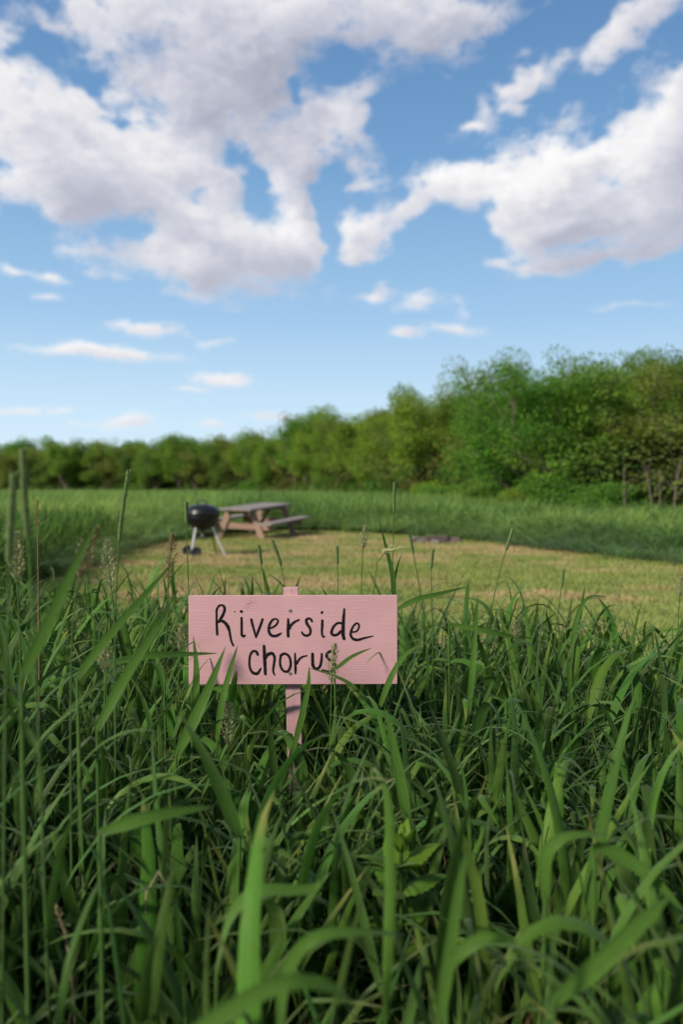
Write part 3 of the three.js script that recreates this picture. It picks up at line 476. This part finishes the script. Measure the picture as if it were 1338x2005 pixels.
// ---------------------------------------------------------------- kettle grill
{
  const t = thing('kettle_grill', 'black kettle barbecue grill with lid, pale metal legs and two wheels, beside the picnic table', 'grill', [-2.285, 0, -13.05]);
  const ENAMEL = new THREE.MeshPhysicalMaterial({ color: lin(0.005, 0.005, 0.006), roughness: 0.45, specularIntensity: 0.5, clearcoat: 0.3, clearcoatRoughness: 0.22 });
  const ALU = new THREE.MeshStandardMaterial({ color: lin(0.62, 0.62, 0.62), metalness: 0.55, roughness: 0.5 }), DARK = new THREE.MeshStandardMaterial({ color: lin(0.02, 0.02, 0.022), roughness: 0.7 }), ASH = new THREE.MeshStandardMaterial({ color: lin(0.16, 0.16, 0.15), metalness: 0.6, roughness: 0.6 }), RUST = new THREE.MeshStandardMaterial({ color: lin(0.16, 0.085, 0.05), roughness: 0.85 });
  const lathe = (pts, seg = 40) => new THREE.LatheGeometry(pts.map(([a, b]) => new THREE.Vector2(a, b)), seg);
  const bowl = []; for (let i = 0; i <= 14; i++) { const a = i / 14 * Math.PI / 2; bowl.push([Math.max(0.001, 0.282 * Math.sin(a)), 0.695 - 0.275 * Math.cos(a)]); } bowl.push([0.290, 0.697], [0.290, 0.704], [0.278, 0.704], [0.272, 0.69]);
  part('bowl', lathe(bowl), ENAMEL, t);
  const lid = []; lid.push([0.27, 0.7], [0.292, 0.702], [0.294, 0.712]); for (let i = 0; i <= 14; i++) { const a = Math.PI / 2 - i / 14 * Math.PI / 2; lid.push([Math.max(0.001, 0.288 * Math.pow(Math.sin(a), 0.85)), 0.714 + 0.15 * Math.cos(a)]); }
  const lidM = part('lid', lathe(lid), ENAMEL, t);
  const vent = part('vent', lathe([[0.035, 0], [0.035, 0.006], [0.008, 0.01], [0.001, 0.01]], 16), ALU, lidM); vent.position.set(0.12, 0.843, -0.05); vent.rotation.z = -0.4;
  const arch = new THREE.CatmullRomCurve3([V(-0.07, 0.85, 0.03), V(-0.065, 0.91, 0.03), V(0, 0.925, 0.03), V(0.065, 0.91, 0.03), V(0.07, 0.85, 0.03)]);
  part('lid_handle', new THREE.TubeGeometry(arch, 20, 0.012, 8), new THREE.MeshStandardMaterial({ color: lin(0.05, 0.04, 0.03), roughness: 0.6 }), lidM);
  for (const s of [-1, 1]) { const c = new THREE.CatmullRomCurve3([V(s * 0.27, 0.665, -0.07), V(s * 0.33, 0.66, -0.06), V(s * 0.335, 0.66, 0.06), V(s * 0.27, 0.665, 0.07)]); const h = part('side_handle', new THREE.TubeGeometry(c, 16, 0.008, 6), DARK, t); h.rotation.y = 1.35; }
  const leg = (a, b, mat, rad = 0.0125) => part('leg', new THREE.TubeGeometry(new THREE.LineCurve3(V(...a), V(...b)), 1, rad, 10), mat, t);
  leg([-0.08, 0.50, 0.14], [-0.15, 0.09, 0.17], ALU, 0.015); leg([0.155, 0.52, 0.06], [0.385, 0.0, 0.04], ALU, 0.015); leg([0.10, 0.52, -0.12], [0.21, 0.0, -0.14], RUST, 0.013); leg([-0.15, 0.52, -0.1], [-0.22, 0.09, -0.17], ASH);
  const axle = part('axle', new THREE.TubeGeometry(new THREE.LineCurve3(V(-0.275, 0.09, -0.14), V(-0.07, 0.09, 0.2)), 1, 0.006, 8), ASH, t);
  for (const [x, z] of [[-0.275, -0.14], [-0.07, 0.2]]) {
    const w = part('wheel', new THREE.TorusGeometry(0.066, 0.024, 10, 26), DARK, t); w.position.set(x, 0.09, z); w.rotation.y = 0.3;
    const hub = part('hub', new THREE.CylinderGeometry(0.055, 0.055, 0.022, 20), DARK, w); hub.rotation.x = Math.PI / 2;
  }
  part('ash_pan', lathe([[0.001, 0.30], [0.09, 0.305], [0.105, 0.33], [0.107, 0.33], [0.09, 0.298], [0.001, 0.293]], 24), ASH, t);
  part('ash_stem', new THREE.CylinderGeometry(0.02, 0.03, 0.16, 12).translate(0, 0.38, 0), ASH, t);
}

// ---------------------------------------------------------------- picnic table
{
  const t = thing('picnic_table', 'weathered grey picnic table with attached benches and reddish legs on the lawn', 'picnic table', [-1.94, -0.035, -18.25], -0.312); t.rotation.order = 'YXZ'; t.rotation.x = 0.034; t.rotation.z = -0.035;
  const grey = [lin(0.27, 0.225, 0.195), lin(0.235, 0.20, 0.175), lin(0.30, 0.25, 0.22)].map((c) => new THREE.MeshStandardMaterial({ map: woodTex, color: c, roughness: 0.85 }));
  const red = [lin(0.34, 0.22, 0.16), lin(0.31, 0.195, 0.14)].map((c) => new THREE.MeshStandardMaterial({ map: woodTex, color: c, roughness: 0.85 }));
  const bar = (name, w, h, l, mat, x, y, z) => { const m = part(name, new RoundedBoxGeometry(w, h, l, 1, 0.005), mat, t); m.position.set(x, y, z); return m; };
  const L = 2.42;
  for (let i = 0; i < 5; i++) bar('top_plank', 0.142, 0.046, L + (i % 2 ? 0.008 : -0.006), grey[i % 3], (i - 2) * 0.149, 0.735, 0);
  for (const s of [-1, 1]) for (let k = 0; k < 2; k++) bar('bench_plank', 0.135, 0.046, L + (k ? 0.006 : -0.004), grey[(k + 1 + s) % 3 < 0 ? 0 : (k + 1 + s) % 3], s * (0.64 + k * 0.142), 0.445, 0);
  for (const e of [-1, 1]) {
    const z = e * 0.86;
    bar('top_cleat', 0.70, 0.085, 0.038, red[0], 0, 0.67, z); bar('seat_beam', 1.52, 0.135, 0.038, red[1], 0, 0.355, z);
    for (const s of [-1, 1]) { const y0 = 0, y1 = 0.70, x0 = s * 0.56, x1 = s * 0.27, len = Math.hypot(x1 - x0, y1 - y0); const g = new THREE.BoxGeometry(0.135, len, 0.038); const m = part('leg', g, red[s > 0 ? 0 : 1], t); m.position.set((x0 + x1) / 2, (y0 + y1) / 2, z + e * 0.041); m.rotation.z = Math.atan2(x0 - x1, y1 - y0); }
    const b = part('brace', new RoundedBoxGeometry(0.085, 0.72, 0.036, 1, 0.004), red[1], t); b.position.set(0, 0.53, z - e * 0.33); b.rotation.x = e * 1.02;
  }
  bar('centre_cleat', 0.68, 0.06, 0.04, grey[1], 0, 0.684, 0);
}

// ---------------------------------------------------------------- fire ring
{
  const t = thing('fire_ring', 'low ring of grey and burnt stones with charred wood on the lawn', 'fire pit', [1.92, 0, -16.35]), r = rngOf(61);
  const mats = [lin(0.17, 0.14, 0.12), lin(0.20, 0.175, 0.155), lin(0.13, 0.085, 0.07), lin(0.07, 0.05, 0.042)].map((c) => new THREE.MeshStandardMaterial({ color: c, map: barkTex, roughness: 1 }));
  for (let i = 0; i < 12; i++) {
    const a = i / 12 * 6.28 + r() * 0.2, g = new THREE.IcosahedronGeometry(1, 1), p = g.attributes.position;
    for (let k = 0; k < p.count; k++) { const q = V(p.getX(k), p.getY(k), p.getZ(k)), f = 1 + 0.45 * noise(q.x * 1.3 + i * 7, q.y * 1.3, q.z * 1.3); p.setXYZ(k, q.x * f, q.y * f, q.z * f); }
    g.computeVertexNormals();
    const m = part('stone', g, mats[[0, 2, 3, 1, 0, 3, 2, 1, 0, 1, 2, 3][i]], t); m.position.set(Math.cos(a) * 0.44, 0.045, Math.sin(a) * 0.42); m.scale.set(0.10 + r() * 0.04, 0.045 + r() * 0.02, 0.09 + r() * 0.03); m.rotation.y = r() * 6;
  }
  for (let i = 0; i < 3; i++) { const m = part('charred_log', new THREE.CylinderGeometry(0.045, 0.055, 0.5 + i * 0.08, 9), mats[3], t); m.position.set((r() - 0.5) * 0.2, 0.04 + i * 0.03, (r() - 0.5) * 0.2); m.rotation.set(Math.PI / 2, 0, i * 1.1 + 0.4); }
}

// ---------------------------------------------------------------- single plants that stand out in the grass
const BLADES = [
["broad grass blade leaning left, below the pink sign",0.021,0.5,[-0.14,0.649,-1.08,-0.156,0.718,-1.05,-0.177,0.8,-1.0,-0.199,0.856,-0.97]],
["long grass blade rising diagonally past the field beside the grill",0.013,0.3,[-0.333,0.931,-0.82,-0.306,0.985,-0.82,-0.286,1.041,-0.84,-0.256,1.113,-0.86]],
["straight grass blade slanting right, left of the sign's upper corner",0.013,0.4,[-0.375,0.859,-1.12,-0.341,0.91,-1.14,-0.301,0.961,-1.17,-0.25,1.022,-1.2]],
["wide grass blade slanting right below the narrow seed heads at left",0.016,0.3,[-0.341,0.792,-1.1,-0.313,0.853,-1.13,-0.282,0.911,-1.17,-0.25,0.972,-1.2]],
["flat grass blade lying across the lower left edge of the sign",0.015,0.2,[-0.464,0.785,-1.55,-0.386,0.795,-1.58,-0.323,0.789,-1.62,-0.259,0.783,-1.66]],
["short broken grass blade hanging down left of the sign",0.026,0.2,[-0.402,0.828,-1.2,-0.371,0.857,-1.2,-0.339,0.83,-1.19,-0.314,0.8,-1.18]],
["level grass blade pointing right over the dark lower left grass",0.015,0.5,[-0.265,0.753,-0.86,-0.217,0.769,-0.86,-0.18,0.773,-0.87,-0.141,0.774,-0.88]],
["arched grass blade with a curled tip, low in the middle",0.017,0.6,[-0.134,0.606,-0.84,-0.117,0.67,-0.84,-0.092,0.696,-0.84,-0.055,0.693,-0.85,-0.026,0.693,-0.86,-0.016,0.719,-0.86]],
["curved grass blade bending right at the bottom middle",0.013,0.3,[-0.055,0.644,-0.7,-0.049,0.696,-0.7,-0.026,0.727,-0.7,0.014,0.727,-0.71,0.06,0.713,-0.73]],
["blurred grass blade arching along the bottom edge of the picture",0.014,0.4,[-0.121,0.718,-0.58,-0.083,0.743,-0.58,-0.041,0.764,-0.58,-0.011,0.754,-0.59,0.014,0.728,-0.6]],
["hooked grass blade arching over to the right, below the broad-leaved weed",0.014,0.3,[0.108,0.636,-0.8,0.128,0.66,-0.8,0.152,0.67,-0.8,0.179,0.66,-0.8,0.194,0.608,-0.79]],
["grass blade bent at a right angle, right of the broad-leaved weed",0.016,0.4,[0.234,0.658,-0.9,0.236,0.712,-0.9,0.257,0.73,-0.9,0.314,0.728,-0.91]],
["long grass blade drooping to the right-hand edge of the picture",0.017,0.4,[0.297,0.712,-0.92,0.333,0.696,-0.92,0.368,0.671,-0.91,0.397,0.64,-0.9]],
["upright narrow grass blade in front of the broad-leaved weed",0.013,0.1,[0.092,0.617,-0.74,0.103,0.682,-0.75,0.114,0.742,-0.76,0.123,0.776,-0.77]],
["very wide grass blade slanting at the lower right corner",0.019,0.2,[0.19,0.67,-0.7,0.238,0.712,-0.7,0.274,0.739,-0.71,0.303,0.756,-0.72]],
["grass blade curving up across the lower right corner of the sign",0.014,0.3,[0.081,0.646,-1.72,0.107,0.714,-1.72,0.141,0.763,-1.74,0.193,0.787,-1.77]],
["small grass leaf pointing up right, shading the sign beside the last letter",0.009,0.2,[-0.016,0.715,-1.8,0.024,0.746,-1.8,0.069,0.764,-1.81]],
["thin grass leaf crossing below the letters of the sign's second word",0.009,0.3,[0.065,0.636,-1.8,0.024,0.68,-1.8,-0.022,0.704,-1.8,-0.076,0.72,-1.8]],
["upright grass blade at the sign's lower left corner",0.016,0.3,[-0.307,0.622,-1.62,-0.302,0.712,-1.64,-0.305,0.761,-1.66,-0.315,0.816,-1.68]],
["broad grass blade slanting up over the sign's lower left part",0.021,0.2,[-0.29,0.661,-1.38,-0.257,0.727,-1.4,-0.235,0.779,-1.43,-0.214,0.837,-1.46]],
["slim upright grass blade over the sign, left of the second word",0.014,0.2,[-0.237,0.65,-1.5,-0.229,0.722,-1.52,-0.219,0.77,-1.55,-0.207,0.817,-1.58]],
["narrow grass blade standing in front of the sign's post",0.013,0.2,[-0.099,0.593,-1.58,-0.08,0.67,-1.6,-0.068,0.727,-1.62,-0.067,0.76,-1.64]],
["wide grass blade hanging beside the tall thin stalk right of the sign",0.016,0.5,[0.145,0.811,-2.2,0.142,0.882,-2.2,0.126,0.953,-2.2,0.103,1.041,-2.2]],
["nearly level grass blade reaching right from the sign's upper right corner",0.015,0.3,[0.143,0.805,-2.1,0.197,0.833,-2.1,0.267,0.848,-2.12,0.345,0.863,-2.15]],
["long level grass blade reaching right beside the sign's lettering height",0.014,0.3,[0.272,0.786,-2.0,0.362,0.769,-2.0,0.431,0.752,-2.02,0.497,0.74,-2.05]],
["tall straight grass blade leaning left in front of the sign's post foot",0.018,0.2,[0.104,0.611,-1.22,0.093,0.668,-1.24,0.081,0.726,-1.26,0.069,0.778,-1.28]],
["upright wide grass blade just right of the sign",0.015,0.2,[0.298,0.598,-1.85,0.309,0.689,-1.87,0.32,0.756,-1.9,0.332,0.871,-1.92]],
["grass blade bending over to the right near the lawn's right side",0.012,0.3,[0.611,0.663,-2.1,0.621,0.772,-2.1,0.657,0.834,-2.12,0.728,0.835,-2.15]]];
const STALKS = [
["tall thick blurred grass stalk at the left edge, reaching highest","spike",0.1,0.8,[-0.338,0.848,-0.88,-0.344,1.02,-0.88,-0.35,1.105,-0.88,-0.352,1.171,-0.88]],
["second tall blurred stalk at the left edge, beside the highest one","spike",0.09,0.9,[-0.358,0.888,-0.84,-0.354,1.008,-0.84,-0.35,1.09,-0.84,-0.346,1.142,-0.84]],
["tall leaning stalk with a slim green spike, left of the grill","spike",0.13,1.0,[-0.418,0.807,-1.45,-0.412,0.948,-1.45,-0.403,1.06,-1.45,-0.388,1.159,-1.45]],
["stalk with a compact pale seed head among the grass at left","panicle",0.085,1.2,[-0.407,0.814,-1.42,-0.409,0.915,-1.42,-0.416,0.979,-1.42,-0.419,1.034,-1.42]],
["stalk with a brownish seed head left of the sign's upper corner","brown",0.09,1.0,[-0.358,0.774,-1.6,-0.351,0.878,-1.6,-0.349,0.96,-1.6,-0.34,1.034,-1.6]],
["stalk with a small seed head near the left edge, below the tall pair","panicle",0.07,1.0,[-0.488,0.839,-1.2,-0.489,0.941,-1.2,-0.492,1.01,-1.2,-0.492,1.061,-1.2]],
["leaning stalk with a straw-coloured tip beside the long slanting blade","brown",0.07,0.9,[-0.375,0.921,-1.1,-0.367,0.992,-1.1,-0.354,1.038,-1.1,-0.341,1.073,-1.1]],
["thin reddish stalk standing before the left field","bare",0.05,0.7,[-0.574,0.893,-1.5,-0.574,0.971,-1.5,-0.574,1.048,-1.5,-0.574,1.108,-1.5]],
["slender stalk with a long thin spike rising above the sign's right half","spike",0.085,1.1,[0.15,0.648,-2.3,0.147,0.841,-2.3,0.151,1.005,-2.3,0.153,1.143,-2.3]],
["stalk with a small seed head behind the sign's upper right part","panicle",0.06,1.1,[0.053,0.669,-2.2,0.055,0.854,-2.2,0.059,0.953,-2.2,0.066,1.021,-2.2]],
["stalk with a nodding spike and one side leaf, over the lawn right of the sign","spike",0.06,1.2,[0.415,0.688,-2.25,0.433,0.819,-2.25,0.457,0.92,-2.25,0.484,1.01,-2.25]],
["short stalk with a spike, farthest along the grass edge at right","spike",0.05,1.1,[0.618,0.588,-2.3,0.624,0.722,-2.3,0.635,0.812,-2.3,0.644,0.889,-2.3]],
["stalk with a small spike rising behind the sign's top edge, left of its post","spike",0.05,1.1,[-0.191,0.703,-2.1,-0.2,0.839,-2.1,-0.211,0.921,-2.1,-0.219,0.975,-2.1]],
["curved stalk with a slim spike behind the sign's post top","spike",0.07,0.8,[-0.145,0.703,-2.1,-0.15,0.867,-2.1,-0.163,0.934,-2.1,-0.182,0.988,-2.1]],
["thin stalk in front of the grill's left wheel","spike",0.05,0.9,[-0.364,0.769,-1.9,-0.367,0.892,-1.9,-0.37,1.002,-1.9,-0.371,1.093,-1.9]],
["stalk with a fluffy pale seed head in front of the sign's last letter","panicle",0.085,1.3,[-0.026,0.545,-1.72,-0.023,0.646,-1.72,-0.021,0.725,-1.72,-0.014,0.79,-1.72]],
["stalk with a pale upright seed head below the sign's left half","panicle",0.075,1.25,[-0.204,0.561,-1.45,-0.207,0.628,-1.45,-0.208,0.684,-1.45,-0.205,0.732,-1.45]],
["stalk with a round fluffy seed head touching the sign's left edge","panicle",0.055,1.2,[-0.377,0.612,-1.8,-0.371,0.706,-1.8,-0.366,0.764,-1.8,-0.362,0.817,-1.8]],
["stalk with a small fluffy seed head low at left of the sign","panicle",0.05,1.2,[-0.444,0.669,-1.5,-0.447,0.738,-1.5,-0.449,0.786,-1.5,-0.448,0.83,-1.5]],
["thin stalk with a spike left of the stone ring","spike",0.05,1.1,[0.241,0.702,-2.25,0.227,0.819,-2.25,0.211,0.906,-2.25,0.194,0.993,-2.25]],
["stalk with a pale bent-over seed head above the sign's right corner","panicle",0.06,1.1,[0.082,0.735,-2.15,0.091,0.874,-2.15,0.105,0.95,-2.15,0.167,0.968,-2.15]],
["bent dry straw stalk forming a square hook, low at left","bare",0.04,-1,[-0.251,0.546,-1.0,-0.248,0.619,-1.0,-0.24,0.638,-1.0,-0.222,0.638,-1.0,-0.221,0.586,-1.0]],
["pale dry straw stalk with a ragged tip at the lower left","bare",0.04,-1,[-0.326,0.506,-0.95,-0.331,0.557,-0.95,-0.335,0.588,-0.95,-0.347,0.62,-0.95]],
["stalk with a thin spike, just right of the nodding one above the sign's corner","spike",0.05,1,[0.254,0.726,-2.2,0.251,0.84,-2.2,0.249,0.904,-2.2,0.253,0.956,-2.2]],
["stalk with a pale spike at the picture's right edge, over the lawn","panicle",0.05,1,[0.928,0.597,-2.2,0.935,0.726,-2.2,0.938,0.811,-2.2,0.943,0.88,-2.2]],
["slim stalk with a small pale head, right of the sign at lettering height","panicle",0.04,1,[0.444,0.555,-2.0,0.448,0.659,-2.0,0.444,0.737,-2.0,0.44,0.791,-2.0]],
["thin stalk with a spike between the sign and the stone ring","spike",0.05,1,[-0.013,0.722,-2.3,-0.01,0.856,-2.3,-0.012,0.916,-2.3,-0.013,0.957,-2.3]]];
function points(f) { const o = []; for (let i = 0; i < f.length; i += 3) o.push(V(f[i], f[i + 1], f[i + 2])); return o; }
const SPIKE = foliage(lin(0.14, 0.20, 0.075), { transmission: 0.2 }), BROWN = foliage(lin(0.25, 0.185, 0.10), { transmission: 0.2 }), STRAW_RED = foliage(lin(0.17, 0.10, 0.06), { transmission: 0.1 });
const WHITE = [1, 1, 1];
BLADES.forEach(([label, w, twist, f], i) => {
  const P = points(f), base = P[0], t = thing('grass_plant', label, 'grass', [base.x, 0, base.z]), off = V(-base.x, 0, -base.z), curve = new THREE.CatmullRomCurve3(P.map((p) => p.clone().add(off)), false, 'centripetal'), n = 16, pts = [], r = rngOf(700 + i);
  for (let k = 0; k <= n; k++) pts.push(curve.getPoint(k / n));
  const m = new Mesher(), T = curve.getTangent(0.5), side = V(0, 0.25 + r() * 0.3, 1).cross(T).lengthSq() > 0.01 ? V((r() - 0.5) * 0.4, 0.3, 1).cross(T).normalize() : V(1, 0, 0);
  m.ribbon(pts, pts.map((_, k) => leafWidth(k / n, w)), side, 0.35, WHITE, twist * (r() < 0.5 ? -1 : 1)); part('leaf', m.build(), GRASS, t);
  const s = new Mesher(), q = [V((r() - 0.5) * 0.05, 0, (r() - 0.5) * 0.05), pts[0].clone().multiplyScalar(0.5).add(V((r() - 0.5) * 0.02, 0, 0)), pts[0].clone(), pts[1].clone()]; s.tube(q, [0.003, 0.0028, 0.0024, 0.001], 6, WHITE); part('stem', s.build(), GRASS, t);
});
function seedHead(curve, t0, style, r) {
  const m = new Mesher(), n = style === 'spike' ? 150 : style === 'bare' ? 16 : 170;
  for (let k = 0; k < n; k++) {
    const t = lerp(t0, 1, k / n), c = curve.getPointAt(Math.min(t, 0.999)), T = curve.getTangentAt(Math.min(t, 0.999)), u = (k / n), env = Math.sin(Math.PI * Math.min(1, 0.12 + u * 0.86)), a = k * 2.4;
    const X = V(Math.cos(a), 0.1, Math.sin(a)); X.addScaledVector(T, -X.dot(T)).normalize();
    const rad = style === 'spike' ? 0.0028 : style === 'bare' ? 0.001 : 0.011 * env * (0.2 + r() * 1.0) , A = T.clone().multiplyScalar(1).addScaledVector(X, style === 'spike' ? 0.28 : 0.55 + r() * 0.5).normalize(), S = V().crossVectors(A, X).normalize();
    const g = 0.8 + r() * 0.45; m.leaflet(c.clone().addScaledVector(X, rad), A, S, 0.006 + r() * 0.004, 0.003, [g, g * (0.95 + r() * 0.1), g * 0.95], 0.5);
  }
  return m.build();
}
STALKS.forEach(([label, style, head, tone, f], i) => {
  const P = points(f), r = rngOf(900 + i), dry = tone < 0, b = P[0], t = thing('grass_stalk', label, 'grass stalk', [b.x, 0, b.z]), off = V(-b.x, 0, -b.z);
  const all = [V((r() - 0.5) * 0.04, 0, (r() - 0.5) * 0.04), ...P.map((p) => p.clone().add(off))], curve = new THREE.CatmullRomCurve3(all, false, 'centripetal'), n = 22, pts = []; for (let k = 0; k <= n; k++) pts.push(curve.getPointAt(k / n));
  const red = style === 'bare' && !dry, mat = dry ? STRAW : red ? STRAW_RED : GRASS, m = new Mesher();
  m.tube(pts, pts.map((_, k) => lerp(0.0030, 0.0011, k / n)), 6, WHITE); part('stem', m.build(), mat, t);
  const L = curve.getLength(), t0 = 1 - head / L;
  part('seed_head', seedHead(curve, t0, style, r), style === 'spike' ? SPIKE : style === 'panicle' ? SEED : BROWN, t);
  if (!dry && !label.includes('last letter')) for (let k = 0; k < 3; k++) {
    const tt = 0.30 + 0.18 * k + r() * 0.06; if (tt > t0 - 0.05) continue;
    const Q = curve.getPointAt(tt), a = r() * 6.28, q = arcPoints(Q, a, 0.25 + r() * 0.35, 0.3 + r() * 1.2, 0.14 + r() * 0.12, 9, r, 0.12), lm = new Mesher();
    lm.ribbon(q, q.map((_, j) => leafWidth(j / 9, 0.008 + r() * 0.004)), V(-Math.sin(a), 0, Math.cos(a)), 0.35, WHITE, (r() - 0.5)); part('leaf', lm.build(), GRASS, t);
  }
});

// ---------------------------------------------------------------- broad-leaved weed
{
  const t = thing('weed_plant', 'bright yellow-green broad-leaved weed with toothed leaves low in the grass', 'weed', [0.085, 0, -1.12]), r = rngOf(51);
  const LEAF = [lin(0.125, 0.235, 0.012), lin(0.085, 0.185, 0.014), lin(0.06, 0.14, 0.02)].map((c) => foliage(c, { transmission: 0.45, clearcoat: 0.2, clearcoatRoughness: 0.5 }));
  const st = new Mesher(), sp = [V(0.02, 0, 0.01), V(0.012, 0.25, 0), V(0, 0.48, 0.005), V(0, 0.615, 0)]; st.tube(sp, [0.005, 0.0045, 0.004, 0.003], 8, WHITE); part('stem', st.build(), LEAF[2], t);
  const toothed = (P, a, th, len, wid, bend, mat) => {
    const pts = arcPoints(P, a, th, bend, len, 14, r, 0.04), m = new Mesher();
    m.ribbon(pts, pts.map((_, i) => { const u = i / 14; return wid * Math.pow(Math.sin(Math.PI * Math.min(1, 0.06 + 0.94 * Math.pow(u, 0.75))), 0.9) * (i % 2 ? 1.06 : 0.94) + (u < 0.12 ? 0.004 : 0.0008); }), V(-Math.sin(a), 0, Math.cos(a)), 0.28, WHITE, (r() - 0.5) * 0.3); part('leaf', m.build(), mat, t);
  };
  for (const [y, n, th, len, wid, mat, a0] of [[0.47, 2, 1.2, 0.075, 0.042, 1, 0.2], [0.51, 2, 1.15, 0.09, 0.05, 1, 2.6], [0.555, 3, 1.1, 0.085, 0.045, 1, 0.1], [0.59, 4, 0.95, 0.085, 0.042, 0, 2.9], [0.612, 4, 0.35, 0.06, 0.022, 0, 0.6], [0.618, 4, 0.2, 0.04, 0.012, 0, 0.2]])
    for (let k = 0; k < n; k++) toothed(V(0, y, 0), a0 + k * 6.28 / n + (r() - 0.5) * 0.5, th, len * (0.75 + r() * 0.25), wid * 0.9, 0.35 + r() * 0.5, LEAF[mat]);
}
renderer.render(scene, camera);
